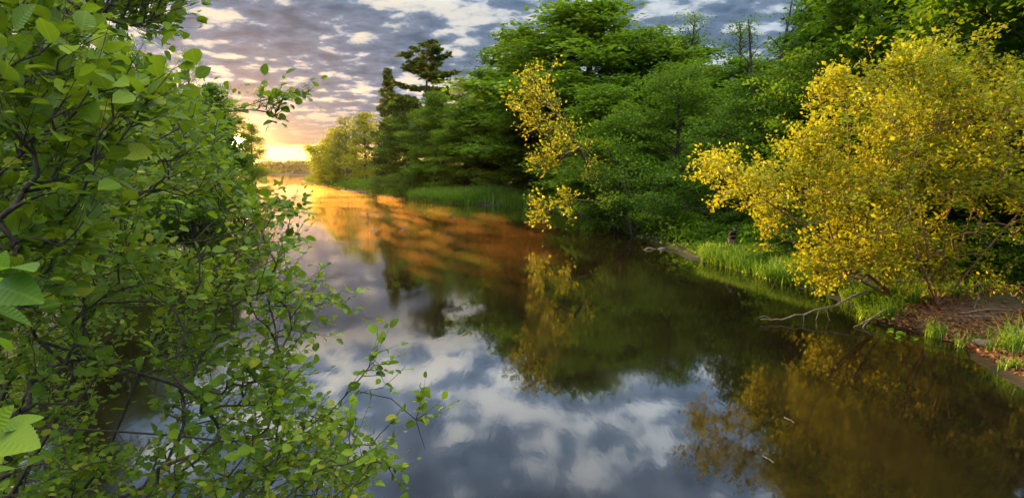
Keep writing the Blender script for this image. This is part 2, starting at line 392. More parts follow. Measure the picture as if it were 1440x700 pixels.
def conifer(seed, H, Rr, base=.2, whorl=.5, per=5, needle=.16, dens=1.0, e_low=-6, e_top=40, ragged=.3, shape=.8):
    rng = np.random.default_rng(seed); tb, lf = Tubes(), Leaves(); n = 9
    tr = np.column_stack([rng.normal(0, .02, (n, 2)).cumsum(0), np.linspace(0, H, n)])
    tb.tube(tr, .015 * H * (1 - .95 * np.linspace(0, 1, n)), 7)
    z = base * H
    while z < H * .985:
        u = (z / H - base) / (1 - base); L0 = Rr * ((1 - u) ** shape) + .15
        for q in range(per):
            if rng.random() < .12: continue
            L = L0 * rng.uniform(1 - ragged, 1 + ragged * .6); az = rng.random() * 6.28
            el = R(e_low + (e_top - e_low) * u ** 1.5 + rng.normal(0, 6))
            pts = limb(along(tr, z / H), az, el, el + .28, L, rng, 6, .06)
            tb.tube(pts, np.linspace(.010 + .010 * L, .004, 6), 4)
            nt = max(4, int(L / .10))
            c0 = along(pts, .30 + .72 * rng.random(nt)); sgn = rng.choice([-1, 1], nt)
            dirL = unit(pts[-1] - pts[0]); sid = unit(np.cross(dirL, UP))
            c0 = c0 + (sid * (sgn * rng.uniform(0, .28 * min(L, 2), nt))[:, None]) + rng.normal(0, .05, (nt, 3))
            nn = int(16 * dens); c = np.repeat(c0, nn, 0) + rng.normal(0, 1, (nt * nn, 3)) * np.array([.09, .09, .035])
            ax = unit(dirL * .5 + np.repeat(sgn, nn)[:, None] * sid * .4 + UP * .35 + rng.normal(0, .55, (nt * nn, 3)))
            lf.add(c, ax, unit(rng.normal(0, 1, (nt * nn, 3)) + UP * .6), needle * rng.uniform(.7, 1.2, nt * nn))
        z += whorl * rng.uniform(.7, 1.25) * (1 - .45 * u)
    return tb, lf

PROTO = {}
def proto(key, kind, mat, bark, *a, tmpl=T_FAR, **kw):
    tb, lf = kind(*a, **kw)
    cm = lf.mesh('crown', tmpl, np.random.default_rng(a[0] + 7)); cm.materials.append(M[mat])
    tm = tb.mesh('trunk'); tm.materials.append(M[bark])
    PROTO[key] = (tm, cm, a[1], a[2])
proto('maple', broadleaf, 'maple', 'bark', 11, 12.0, 4.6, .10, 58, .20, 1.35, e0=10, e1=70)
proto('maple2', broadleaf, 'maple', 'bark', 12, 12.0, 4.2, .06, 56, .20, 1.35, e0=0, e1=65, shape=.5)
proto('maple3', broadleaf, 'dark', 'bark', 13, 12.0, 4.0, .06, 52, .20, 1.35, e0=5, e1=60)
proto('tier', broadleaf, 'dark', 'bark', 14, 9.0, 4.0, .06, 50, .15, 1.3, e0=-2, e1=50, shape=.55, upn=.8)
proto('tier2', broadleaf, 'maple', 'bark', 24, 9.0, 4.2, .06, 50, .15, 1.3, e0=-4, e1=48, shape=.5, upn=.8)
proto('sparse', broadleaf, 'olive', 'bark_grey', 15, 10.0, 3.0, .15, 34, .16, 1.0, open_=.2, e0=30, e1=75)
proto('sapling', broadleaf, 'gold', 'bark', 16, 7.0, 2.2, .08, 32, .16, 1.5, e0=15, e1=65)
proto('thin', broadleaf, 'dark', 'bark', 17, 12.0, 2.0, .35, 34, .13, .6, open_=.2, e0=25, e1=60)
proto('bare', broadleaf, 'maple', 'bark', 18, 13.0, 3.0, .45, 18, .13, .35, open_=.5, e0=40, e1=72, forks=2, girth=1.5)
proto('wpine', conifer, 'pine', 'bark', 19, 14.0, 2.9, .35, 1.0, 5, .30, .8, -2, 30, .45, .5)
proto('tamarack', conifer, 'pine', 'bark', 20, 9.0, 1.7, .10, .38, 5, .2, .7, 5, 55, .5, .85)
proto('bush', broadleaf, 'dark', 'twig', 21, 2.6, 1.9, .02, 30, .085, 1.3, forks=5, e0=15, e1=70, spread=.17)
proto('bush2', broadleaf, 'maple', 'twig', 22, 2.4, 2.0, .02, 30, .085, 1.3, forks=4, e0=5, e1=60, spread=.17)
proto('goldbush', broadleaf, 'gold', 'twig', 23, 4.5, 3.0, .05, 38, .18, 1.6, forks=3, e0=10, e1=65)

PN = {'maple': 'maple_tree', 'maple2': 'maple_tree', 'maple3': 'broadleaf_tree', 'tier': 'broadleaf_tree', 'tier2': 'broadleaf_tree', 'sparse': 'broadleaf_tree', 'sapling': 'sapling', 'thin': 'slender_tree', 'bare': 'broadleaf_tree',
      'wpine': 'pine_tree', 'tamarack': 'conifer_tree', 'bush': 'shrub', 'bush2': 'shrub', 'goldbush': 'shrub'}
def plant(key, px, Yd, top, label, wpx=None, rz=0, tilt=(0, 0), group=None, dz=0, mats=None):
    """a tree whose trunk stands at pixel column px, Yd metres ahead, reaching pixel row top; wpx = crown width in pixels"""
    tm, cm, H0, R0 = PROTO[key]
    tp = at(px, top, Yd); x = tp[0]; z = float(hgt(x, Yd)) + dz
    sz = (tp[2] - z) / H0; sw = sz if wpx is None else (wpx / FPX * Yd / 2) / (R0 * .85)
    t = thing(PN[key], label, 'shrub' if 'bush' in key else 'tree', (x, Yd, z - .05), rz, group)
    t.scale = (sw, sw, sz); t.rotation_euler = (tilt[0], tilt[1], rz)
    o1 = link('stems' if 'bush' in key else 'trunk', tm, None, t); o2 = link('foliage' if 'bush' in key else 'crown', cm, None, t)
    return t

RG = 'trees along the right bank'; LG = 'trees along the left bank'
T_ = [  # key, px, Y, top, width, rz, label
 ('goldbush', 452, 104, 196, 62, 0, 'low golden tree overhanging the water at the far tip of the right bank'),
 ('sapling', 470, 98, 178, 60, 1.5, 'full yellow green tree rising right behind the lowest golden tree'),
 ('goldbush', 478, 92, 205, 60, 2, 'low yellow tree second from the far tip of the right bank'),
 ('sparse', 486, 88, 158, 70, 1, 'feathery olive tree with fine twigs rising behind the low golden trees'),
 ('sapling', 512, 80, 155, 70, 3, 'bright yellow green tree between the feathery tree and the spiky conifer'),
 ('tamarack', 545, 70, 98, 48, 0, 'dark spiky narrow conifer just left of the tall pine'),
 ('wpine', 598, 64, 60, 100, .6, 'tall pine with flat plumed branches standing above the river bend'),
 ('maple3', 568, 62, 128, 100, 1, 'green tree in front of the spiky conifer'),
 ('sparse', 648, 66, 106, 66, 2.2, 'thin sparse tree showing sky through its crown right of the tall pine'),
 ('maple', 612, 57, 122, 110, 2, 'rounded green tree growing below the tall pine'),
 ('maple2', 655, 54, 138, 110, 4, 'broad green tree with drooping lower limbs above the grassy inlet'),
 ('maple3', 705, 56, 100, 110, 5, 'mid green tree behind the right end of the grassy inlet'),
 ('maple', 728, 54, 34, 190, 3.3, 'tall tree with dark spiky branch tips left of the big maple'),
 ('maple', 822, 46, -8, 370, .4, 'big spreading maple with the tallest crown in the middle of the right bank'),
 ('maple2', 745, 47, 140, 120, 2.2, 'leafy tree at the left foot of the big maple'),
 ('maple3', 815, 42, 150, 140, 1.2, 'dense dark tree under the big maple'),
 ('maple2', 900, 41, 34, 210, 5.2, 'green tree filling the right side of the big maple'),
 ('thin', 982, 44, -8, 80, 0, 'slender dark tree poking into the sky left of a second slender one'),
 ('thin', 1040, 42, 8, 100, 2, 'slender dark tree poking into the sky right of a taller slender one'),
 ('maple2', 848, 31, 112, 190, .9, 'leafy green tree standing right behind the leaning sunlit limbs'),
 ('tier2', 872, 27.6, 160, 170, 2.1, 'light green tree leaning to the water right of the leaning sunlit limbs'),
 ('tier', 890, 30, 160, 150, .8, 'tree with layered drooping sprays reaching down to the dark water'),
 ('tier2', 960, 27, 85, 200, 3.9, 'broad tree with layered light green sprays left of the twin trunk tree'),
 ('bare', 1088, 25, -60, 130, .3, 'tree with bare grey forked trunk standing against the sky'),
 ('tier', 1065, 21, 95, 200, 5.1, 'dense tiered tree below the bare forked trunk'),
 ('maple2', 1150, 25, -10, 170, 1.1, 'tall green tree right of the bare forked trunk'),
 ('tier2', 1150, 18, 60, 210, 2.7, 'wide tree with horizontal leaf layers behind the left peak of the yellow shrubs'),
 ('maple3', 1225, 21, -90, 260, 2.9, 'very tall tree whose crown leaves the top of the picture beyond the yellow shrubs'),
 ('maple', 1310, 18, -190, 330, 4.3, 'huge tree overhanging the yellow shrubs from behind'),
 ('maple3', 1430, 17, -230, 320, .2, 'dark leaning tree at the right border of the picture'),
 ('tier', 1390, 15, 60, 240, 1.6, 'dark dense tree hidden behind the right end of the yellow shrubs'),
 ('maple2', 1530, 13, -300, 400, 3, 'tall tree standing just past the right border beside the mud bank'),
 ('maple', 1190, 36, -20, 200, 2, 'tree deep in the wood behind the very tall tree'),
 ('maple', 690, 75, 95, 120, 1, 'tree deep in the wood behind the big maple'),
 ('maple3', 950, 52, 40, 180, 0, 'tree deep in the wood behind the layered trees'),
 ('maple2', 1040, 38, 75, 200, 4, 'tree deep in the wood behind the slender pair'),
]
for (key, px, Yd, top, wp, rz, lab) in T_:
    plant(key, px, Yd, top, lab, wp, rz, group=RG)
# left bank
L_ = [
 ('tier2', 160, 24, 42, 120, 1, 'pale green tree against the sky behind the left alder'),
 ('maple', 212, 27, 68, 110, 2, 'rounded green tree second along the left bank'),
 ('thin', 264, 30, 50, 62, 0, 'narrow dark tree with a pointed top on the left bank'),
 ('tier', 255, 26, 120, 130, 2.5, 'dense dark tree leaning over the water on the left bank'),
 ('maple3', 300, 36, 108, 90, 4, 'dark tree with a sloping crown left of the setting sun'),
 ('tier', 120, 19, 90, 200, 4, 'dark broad tree behind the left alder'),
 ('maple3', 60, 17, -20, 220, 2, 'tall shaded tree at the left border behind the alder'),
]
for (key, px, Yd, top, wp, rz, lab) in L_:
    plant(key, px, Yd, top, lab, wp, rz, group=LG)

# the backlit tree the sun shines through: its own mesh, with a gap in the leaves
def sun_gap_tree(px, Yd, top, wpx, seed, label):
    tb, lf = broadleaf(seed, 10.0, 3.6, .04, 50, .11, 2.4, e0=0, e1=60)
    tp = at(px, top, Yd); x = tp[0]; z = float(hgt(x, Yd)); sz = (tp[2] - z) / 10; sw = (wpx / FPX * Yd / 2) / 3.0
    S = np.array([sw, sw, sz]); org = np.array([x, Yd, z - .05]); dv = np.array(sun_vec(SUN_AZ, SUN_EL))
    def keep(p):
        v = unit(p * S + org - np.array([0, 0, CAM_H])); return np.degrees(np.arccos(np.clip(v @ dv, -1, 1))) > .12 + .36 * np.random.default_rng(len(p)).random(len(p))
    t = thing('broadleaf_tree', label, 'tree', org, 0, LG); t.scale = tuple(S)
    link('trunk', tb.mesh('trunk'), M['bark'], t); link('crown', lf.mesh('crown', T_FAR, np.random.default_rng(3), keep), M['olive' if seed == 31 else 'maple'], t)  # olive leaves on the last tree stand in for the sun's warm backlight
sun_gap_tree(318, 46, 128, 84, 33, 'backlit tree right above the setting sun')
sun_gap_tree(350, 56, 166, 66, 31, 'last tree of the left bank with the sun shining through its leaves')

# ------------------------------------------------------------------ shrubs grown towards leaf positions
def in_poly(p, poly):
    x, y = p[:, 0], p[:, 1]; c = np.zeros(len(p), bool); q = np.array(poly, float)
    for (x1, y1), (x2, y2) in zip(q, np.roll(q, -1, 0)):
        h = ((y1 > y) != (y2 > y)) & (x < (x2 - x1) * (y - y1) / (y2 - y1 + 1e-12) + x1); c ^= h
    return c
def clumped(rng, poly, n, depth, holes, zmin, nc, sig):
    poly = [(a, b + (16 if b < 200 else 0)) for a, b in poly]
    c = tips_in(rng, poly, nc, depth, holes, zmin); w_ = rng.random(nc) ** 1.5 + .15
    for q in range(0, nc, 5): c[q, 2] += rng.uniform(.0, .28) * (c[q, 2] > np.percentile(c[:, 2], 55))
    return c[rng.choice(nc, n, p=w_ / w_.sum())] + rng.normal(0, 1, (n, 3)) * np.array([sig * .85, sig * .85, sig * 1.0])
def tips_in(rng, poly, n, depth, holes=(), zmin=.1):
    q = np.array(poly, float); lo, hi = q.min(0), q.max(0); out_ = []
    while len(out_) < n:
        p = rng.uniform(lo, hi, (400, 2)); p = p[in_poly(p, poly)]
        for hp, pr in holes:
            if len(p): p = p[~(in_poly(p, hp) & (rng.random(len(p)) < pr))]
        for a in p:
            Yd = depth(a[0], a[1], rng) if callable(depth) else rng.uniform(*depth)
            t = at(a[0], a[1], Yd)
            if t[2] > zmin and len(out_) < n: out_.append(t)
    return np.array(out_)
def grow(rng, stems, tips, step=.28, sag=.08, jit=.035, back=.35):
    """join every tip to the nearest wood already grown; returns list of paths and radii"""
    nodes, par = [], []; paths = []
    for st in stems:
        st = np.asarray(st, float); prev = -1; ids = []
        s_ = np.linspace(0, 1, max(4, int(np.linalg.norm(np.diff(st, axis=0), axis=1).sum() / .25)))
        pts = along_smooth(st, s_)
        for q in pts: nodes.append(q); par.append(prev); prev = len(nodes) - 1; ids.append(prev)
        paths.append(ids)
    base = np.asarray(stems[0][0], float)
    order = np.argsort(np.linalg.norm(tips - base, axis=1))
    cap = len(nodes) + len(tips) * 40; NA = np.empty((cap, 3)); NA[:len(nodes)] = nodes; n = len(nodes)
    leafy = []
    for i in order:
        t = tips[i]; d = np.linalg.norm(NA[:n] - t, axis=1)
        rb = np.linalg.norm(NA[:n] - base, axis=1); tb_ = np.linalg.norm(t - base)
        cost = d + back * np.maximum(rb - tb_ * .97, 0) * 3
        j = int(np.argmin(cost)); a = NA[j]; L = np.linalg.norm(t - a)
        m = max(2, int(L / step) + 1)
        s_ = np.linspace(0, 1, m + 1)[1:]
        arc = np.sin(s_ * np.pi) * L * sag * rng.uniform(-.6, 1.4)
        pts = a + (t - a) * s_[:, None] + UP * arc[:, None] + rng.normal(0, jit, (m, 3)) * np.sin(s_ * np.pi)[:, None] * min(L, 1) * 2
        ids = [j]; prev = j
        for q in pts:
            NA[n] = q; par.append(prev); prev = n; ids.append(n); n += 1
        paths.append(ids); leafy.append(ids)
    par = np.array(par); cnt = np.zeros(n)
    for ids in leafy: cnt[ids[-1]] += 1
    for q in range(n - 1, -1, -1):
        if par[q] >= 0: cnt[par[q]] += cnt[q]
    return NA[:n], par, cnt, paths, leafy
def along_smooth(st, s_):
    if len(st) < 3: return along(st, s_)
    t = np.linspace(0, 1, len(st)); return np.stack([np.interp(s_, t, st[:, i]) for i in range(3)], -1)
def shrub(name, label, cat, seed, stems, tips, leaf=.05, per=8, tmpl=T_NEAR, mat='alder', bark='twig', rmin=.0016, rk=.0010, group=None, reach=.16, upn=.8, spread=.035, bare=0.0, shoots=(1, 4), rmax=.022, sides=5, keep=None, **kw):
    rng = np.random.default_rng(seed)
    NA, par, cnt, paths, leafy = grow(rng, stems, tips, **kw)
    rad = np.minimum(rmin + rk * np.sqrt(cnt), rmax); tb, lf = Tubes(), Leaves()
    for ids in paths:
        if len(ids) < 2: continue
        r = rad[ids].copy()
        r[0] = min(r[0], r[1] * 1.25)
        tb.tube(NA[ids], r, sides)
    for ids in leafy:
        if rng.random() < bare: continue
        t = NA[ids[-1]]; d = unit(t - NA[ids[-2]]); d = unit(d + np.array([0, 0, .15]))
        # a little fan of shoots at the tip, leaves alternating along each
        for sh in range(rng.integers(*shoots)):
            dd = d if sh == 0 else unit(d + rng.normal(0, .75, 3) * np.array([1, 1, .6])); L = reach * rng.uniform(.6, 1.3)
            e = t + dd * L; tb.tube(np.array([t, (t + e) / 2 + rng.normal(0, .01, 3) * L, e]), [rmin, rmin * .8, rmin * .5], 3)
            nn = max(3, int(per * rng.uniform(.6, 1.3) / 2)); s_ = np.linspace(-.15, 1, nn)
            c = t + dd * (s_ * L)[:, None] + rng.normal(0, spread * .25, (nn, 3))
            side = unit(np.cross(dd, UP) + rng.normal(0, .25, 3)); sg = np.where(np.arange(nn) % 2, 1, -1)[:, None]
            ax = unit(dd * .75 + side * sg * .8 + rng.normal(0, .28, (nn, 3)) + UP * .05)
            nr = unit(UP * upn + rng.normal(0, .45, (nn, 3)) + dd * .1)
            lf.add(c, ax, nr, leaf * rng.uniform(.42, 1.25, nn) * rng.uniform(.8, 1.15))
    b = np.asarray(stems[0][0], float)
    t = thing(name, label, cat, b, 0, group)
    o = link('stems', tb.mesh('stems'), M[bark], t); o.location = tuple(-b)
    o = link('foliage', lf.mesh('foliage', tmpl, rng, keep), M[mat], t); o.location = tuple(-b)
    return t

SUNDIR = np.array(sun_vec(SUN_AZ, SUN_EL))
def clear_sun(p):
    v = unit(p - np.array([0, 0, CAM_H])); return np.degrees(np.arccos(np.clip(v @ SUNDIR, -1, 1))) > 1.0

FG = 'alder shrubs on the near left bank'
rng = np.random.default_rng(5)
def gz(x, y): return np.array([x, y, float(hgt(x, y)) - .05])

# main alder that leans out over the water
poly = [(-60, 300), (60, 240), (130, 175), (200, 150), (280, 150), (312, 172), (300, 215), (330, 240), (350, 280), (400, 285), (415, 300), (372, 318), (386, 340), (420, 328),
        (398, 372), (420, 400), (478, 430), (432, 440), (452, 470), (405, 480), (425, 520), (410, 560), (470, 585), (490, 560), (505, 600), (545, 655), (505, 690), (520, 740), (300, 760), (-60, 760)]
holes = [([(200, 285), (330, 280), (335, 365), (240, 370), (195, 340)], .93), ([(130, 540), (240, 520), (260, 600), (150, 640)], .93), ([(300, 430), (385, 435), (375, 495), (310, 490)], .9),
         ([(140, 430), (225, 430), (210, 520), (125, 520)], .85), ([(190, 620), (280, 600), (290, 660), (200, 690)], .5), ([(325, 240), (420, 240), (420, 270), (330, 275)], .9)]
def dmain(x, y, r): return r.uniform(2.5, 4.6) + (.5 if y < 300 else 0)
tips = tips_in(rng, poly, 1750, dmain, holes, .12)
ext = [(527, 497, 3.1), (522, 505, 3.1), (533, 512, 3.15), (520, 520, 3.1), (535, 527, 3.1), (495, 540, 3.0), (600, 580, 3.2), (596, 588, 3.2), (590, 572, 3.2), (545, 655, 2.9), (537, 645, 2.9), (550, 663, 2.9), (552, 592, 3.1),
       (480, 430, 3.3), (470, 425, 3.3), (455, 418, 3.3), (440, 408, 3.3), (418, 327, 3.6), (405, 322, 3.6), (410, 300, 3.6), (400, 288, 3.6), (385, 283, 3.6), (370, 285, 3.6), (420, 292, 3.6), (355, 290, 3.6)]
tips = np.concatenate([tips, np.array([at(*e) for e in ext]) + 0])
b0 = gz(-3.2, 2.6)
stems = [[b0, at(95, 560, 3.4), at(150, 330, 3.6), at(235, 150, 3.9)],
         [b0, at(140, 660, 3.2), at(215, 480, 3.3), at(300, 330, 3.5), at(352, 262, 3.7)],
         [b0, at(60, 600, 3.0), at(230, 610, 3.1), at(360, 625, 3.1), at(455, 590, 3.1), at(505, 550, 3.15), at(540, 545, 3.2), at(570, 515, 3.25)],
         [b0, at(30, 470, 2.9), at(120, 500, 3.0), at(260, 545, 3.2), at(300, 580, 3.2)],
         [b0, at(20, 420, 3.4), at(130, 432, 3.5), at(260, 430, 3.6), at(370, 420, 3.6)],
         [at(455, 590, 3.1), at(500, 540, 3.05), at(528, 505, 3.1)],
         [at(505, 550, 3.15), at(550, 560, 3.2), at(585, 590, 3.2), at(598, 632, 3.2)],
         [at(230, 345, 3.6), at(320, 335, 3.5), at(380, 300, 3.6)]]
shrub('alder_shrub', 'large leafy alder leaning out over the water in the left foreground', 'shrub', 41, stems, tips, leaf=.057, per=10, group=FG, keep=clear_sun)

# near alder filling the upper left
poly = [(-80, -60), (110, -60), (95, 30), (100, 66), (140, 105), (215, 128), (235, 150), (170, 200), (130, 300), (80, 420), (-80, 480)]
tips = tips_in(rng, poly, 520, (1.7, 2.9), [([(125, 30), (180, 30), (170, 62), (125, 55)], .9)])
b1 = gz(-3.0, 1.0)
shrub('alder_shrub', 'near alder with big toothed leaves filling the upper left corner', 'shrub', 42,
      [[b1, at(-40, 420, 2.1), at(20, 250, 2.2), at(60, 60, 2.3), at(90, -60, 2.4)], [b1, at(-60, 300, 2.0), at(60, 190, 2.1), at(190, 130, 2.4)], [b1, at(-80, 200, 1.9), at(-20, 100, 2.0), at(110, 10, 2.2)]],
      tips, leaf=.067, per=8, group=FG, reach=.14)
# top branch
poly = [(90, -50), (275, -50), (258, 12), (222, 42), (180, 38), (130, 28), (90, 10)]
tips = tips_in(rng, poly, 170, (2.6, 3.3))
b2 = gz(-4.2, 2.2)
shrub('alder_shrub', 'tall alder whose top branch hangs into the sky at the upper left', 'shrub', 43,
      [[b2, at(-120, 200, 2.9), at(-40, 40, 2.9), at(60, 5, 2.9), at(170, 18, 2.9)]], tips, leaf=.052, per=8, group=FG)
# dangling sprig right of the sun gap
tips = np.array([at(*e) for e in [(365, 140, 4.2), (372, 148, 4.2), (380, 135, 4.2), (385, 150, 4.2), (392, 128, 4.2), (396, 142, 4.2), (400, 152, 4.2), (384, 165, 4.2), (405, 135, 4.2), (434, 128, 4.2), (428, 131, 4.2), (375, 158, 4.2),
                                         (388, 158, 4.2), (340, 155, 4.2), (325, 150, 4.2), (310, 158, 4.2), (300, 145, 4.2), (318, 140, 4.2), (290, 160, 4.2), (378, 142, 4.1), (388, 138, 4.1), (394, 148, 4.1), (368, 133, 4.1)]])
b3 = gz(-5.0, 4.6)
shrub('alder_shrub', 'slim alder with a single sprig dangling against the clouds above the sun', 'shrub', 44,
      [[b3, at(90, 420, 4.6), at(180, 220, 4.4), at(280, 165, 4.3), at(345, 150, 4.2), at(395, 133, 4.2), at(443, 128, 4.2)]], tips, leaf=.060, per=8, group=FG, reach=.12, keep=clear_sun)
# farther shrubs behind on the left bank
poly = [(60, 130), (170, 118), (255, 138), (312, 168), (322, 190), (300, 230), (318, 255), (250, 268), (140, 280), (60, 300)]
tips = tips_in(rng, poly, 650, (6.0, 8.5)); b4 = gz(-8.2, 7.4)
shrub('alder_shrub', 'fine leaved shrub with light green leaves behind the leaning alder', 'shrub', 45,
      [[b4, at(40, 330, 7.2), at(110, 240, 7.3), at(200, 150, 7.5)], [b4, at(90, 330, 7.2), at(200, 280, 7.2), at(290, 220, 7.3)]], tips, leaf=.075, per=9, tmpl=T_FAR, mat='maple', group=FG, reach=.3, spread=.07, keep=clear_sun)
poly = [(-80, 360), (60, 330), (190, 300), (230, 330), (210, 400), (130, 470), (60, 560), (-80, 600)]
tips = tips_in(rng, poly, 330, (5.0, 7.2)); b5 = gz(-7.0, 5.4)
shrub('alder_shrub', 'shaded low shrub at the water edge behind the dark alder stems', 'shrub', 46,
      [[b5, at(-20, 470, 5.8), at(60, 400, 5.9), at(150, 350, 6.0)], [b5, at(0, 520, 5.6), at(100, 440, 5.9)]], tips, leaf=.065, per=8, tmpl=T_FAR, mat='dark', group=FG, reach=.25, spread=.06)
# big close leaves at the left border
def big_leaf_shoot(label, base, mid, end, leaves):
    t = thing('alder_shoot', label, 'branch', base, 0, 'close alder shoots at the left border'); tb, lf = Tubes(), Leaves()
    tb.tube(along_smooth(np.array([base, mid, end]), np.linspace(0, 1, 9)), np.linspace(.006, .002, 9), 6)
    for (p, tip, nrm, z) in leaves:
        tip = p + (tip - p) * .8; lf.add(p, tip - p, np.array(nrm, float), np.linalg.norm(tip - p))
    o = link('twig', tb.mesh('twig'), M['twig'], t); o.location = tuple(-np.asarray(base))
    o = link('leaves', lf.mesh('leaves', T_BIG, rng), M['alder_big'], t); o.location = tuple(-np.asarray(base))
def lf_(x1, y1, x2, y2, Yd, nrm=(0, -.35, 1), Y2=None): return (at(x1, y1, Yd), at(x2, y2, Y2 or Yd), nrm, 1)
big_leaf_shoot('close shoot with bright ribbed leaves at the left border', gz(-1.75, .75), at(-60, 520, .95), at(0, 380, .98),
    [lf_(0, 381, 54, 352, .98, (.5, -.2, 1), .92), lf_(-8, 402, 53, 411, .97, (-.2, -.75, 1), .9), lf_(-14, 432, 70, 452, .96, (.2, -.35, 1), 1.02), lf_(-2, 385, 8, 346, .98, (.6, -1, .2)), lf_(-20, 470, 32, 486, 1.0, (.3, .2, 1), 1.08), lf_(-10, 398, 36, 381, 1.02, (.2, .3, 1))])
big_leaf_shoot('lower close shoot with ribbed leaves in the bottom left corner', gz(-1.7, .7), at(-70, 700, .92), at(-8, 600, .95),
    [lf_(-26, 612, 17, 566, .95, (.5, -1, .4)), lf_(2, 604, 68, 574, .97, (.4, -.3, 1), 1.0), lf_(-12, 622, 46, 610, .97, (-.3, -.5, 1), .9), lf_(-30, 668, 40, 640, .96, (.2, .2, 1), 1.05)])

# ------------------------------------------------------------------ yellow shrubs on the right bank
YG = 'yellow shrubs on the right bank'
def dy(x, y, r): return r.uniform(9.6, 12.6)
poly = [(988, 216), (1050, 226), (1095, 243), (1128, 232), (1118, 200), (1138, 175), (1150, 150), (1172, 112), (1192, 86), (1214, 108), (1226, 90), (1250, 118), (1275, 160), (1275, 300), (1240, 380),
        (1180, 330), (1195, 360), (1180, 400), (1140, 372), (1120, 388), (1095, 345), (1060, 322), (1040, 300), (1020, 275), (1003, 245)]
tips = clumped(rng, poly, 760, dy, [([(1060, 300), (1130, 300), (1170, 400), (1120, 400)], .4), ([(1110, 235), (1140, 235), (1140, 300), (1100, 300)], .6)], .5, 110, .18)
b = gz(7.9, 11.4)
shrub('yellow_shrub', 'yellow leafed shrub with a long arm leaning left over the water', 'shrub', 51,
      [[b, at(1205, 370, 11), at(1195, 250, 10.8), at(1190, 110, 11)], [b, at(1190, 360, 10.9), at(1120, 310, 10.4), at(1050, 265, 10.4), at(998, 225, 10.4)], [b, at(1215, 360, 10.6), at(1225, 250, 10.8), at(1235, 130, 11)], [b, at(1185, 380, 10.5), at(1160, 300, 10.6), at(1150, 200, 10.8)]],
      tips, leaf=.076, per=20, tmpl=T_FAR, mat='gold', bark='bark_red', group=YG, reach=.30, rmin=.0025, rk=.0017, rmax=.03, spread=.16, step=.4, upn=.6, shoots=(3, 6))
poly = [(1255, 105), (1262, 62), (1296, 44), (1330, 62), (1372, 66), (1400, 84), (1450, 88), (1520, 110), (1520, 420), (1400, 405), (1330, 400), (1290, 415), (1250, 400), (1235, 300), (1240, 180)]
tips = clumped(rng, poly, 980, lambda x, y, r: r.uniform(8.8, 12.6), [([(1380, 300), (1520, 300), (1520, 420), (1340, 410)], .5)], .4, 140, .19)
b = gz(*ground(1320, 418, .4)[:2])
shrub('yellow_shrub', 'tallest yellow leafed shrub with many thin sunlit stems at the right border', 'shrub', 52,
      [[b, at(1300, 330, 10.6), at(1285, 200, 10.7), at(1295, 70, 10.8)], [b, at(1330, 330, 10.6), at(1340, 200, 10.7), at(1365, 90, 10.8)], [b, at(1350, 350, 10.6), at(1390, 230, 10.6), at(1430, 110, 10.6)], [b, at(1380, 360, 10.3), at(1450, 280, 10.2), at(1510, 200, 10)], [b, at(1290, 360, 10.3), at(1265, 250, 10.3), at(1255, 150, 10.4)]],
      tips, leaf=.076, per=20, tmpl=T_FAR, mat='gold', bark='bark_red', group=YG, reach=.30, rmin=.0025, rk=.0017, rmax=.03, spread=.16, step=.4, upn=.6, shoots=(3, 6))
# sunlit edge of a green tree, built apart, with the sunlight painted as yellow leaves
poly = [(742, 100), (770, 92), (775, 125), (800, 150), (825, 205), (840, 255), (800, 250), (770, 240), (745, 235), (760, 205), (752, 185), (735, 150), (715, 140), (725, 118)]
tips = np.concatenate([clumped(rng, q, m_, (23.4, 25.2), (), .3, c_, .17) for q, m_, c_ in (
    ([(738, 80), (764, 76), (778, 115), (792, 150), (770, 160), (745, 118)], 85, 12), ([(712, 122), (750, 136), (792, 165), (802, 190), (768, 184), (735, 150)], 80, 11),
    ([(748, 222), (760, 204), (800, 182), (812, 204), (790, 222), (757, 232)], 65, 9), ([(790, 150), (830, 195), (850, 255), (815, 250), (795, 200)], 40, 8))]); b = gz(5.1, 27)
shrub('sunlit_limb', 'leaning sunlit limbs of a green tree, sunlight painted as yellow leaves, in front of the big maple', 'tree', 53,
      [[b, at(845, 270, 26), at(805, 190, 24.6), at(765, 130, 24.2)]], tips, leaf=.125, per=14, tmpl=T_FAR, mat='gold', bark='bark', reach=.45, rmin=.006, rk=.005, rmax=.08, spread=.2, step=.7, upn=.6)
poly = [(748, 288), (790, 274), (812, 284), (798, 304), (765, 318), (738, 312)]
tips = clumped(rng, poly, 75, (22, 23.2), (), .15, 18, .12); b = gz(5.6, 24)
shrub('sunlit_limb', 'low sunlit branch, sunlight painted as yellow leaves, dipping to the water below the big maple', 'tree', 54,
      [[b, at(850, 285, 23.6), at(800, 280, 22.8), at(765, 295, 22.5)]], tips, leaf=.12, per=14, tmpl=T_FAR, mat='gold', bark='bark', reach=.4, rmin=.005, rk=.004, rmax=.06, spread=.18, step=.6, upn=.6)

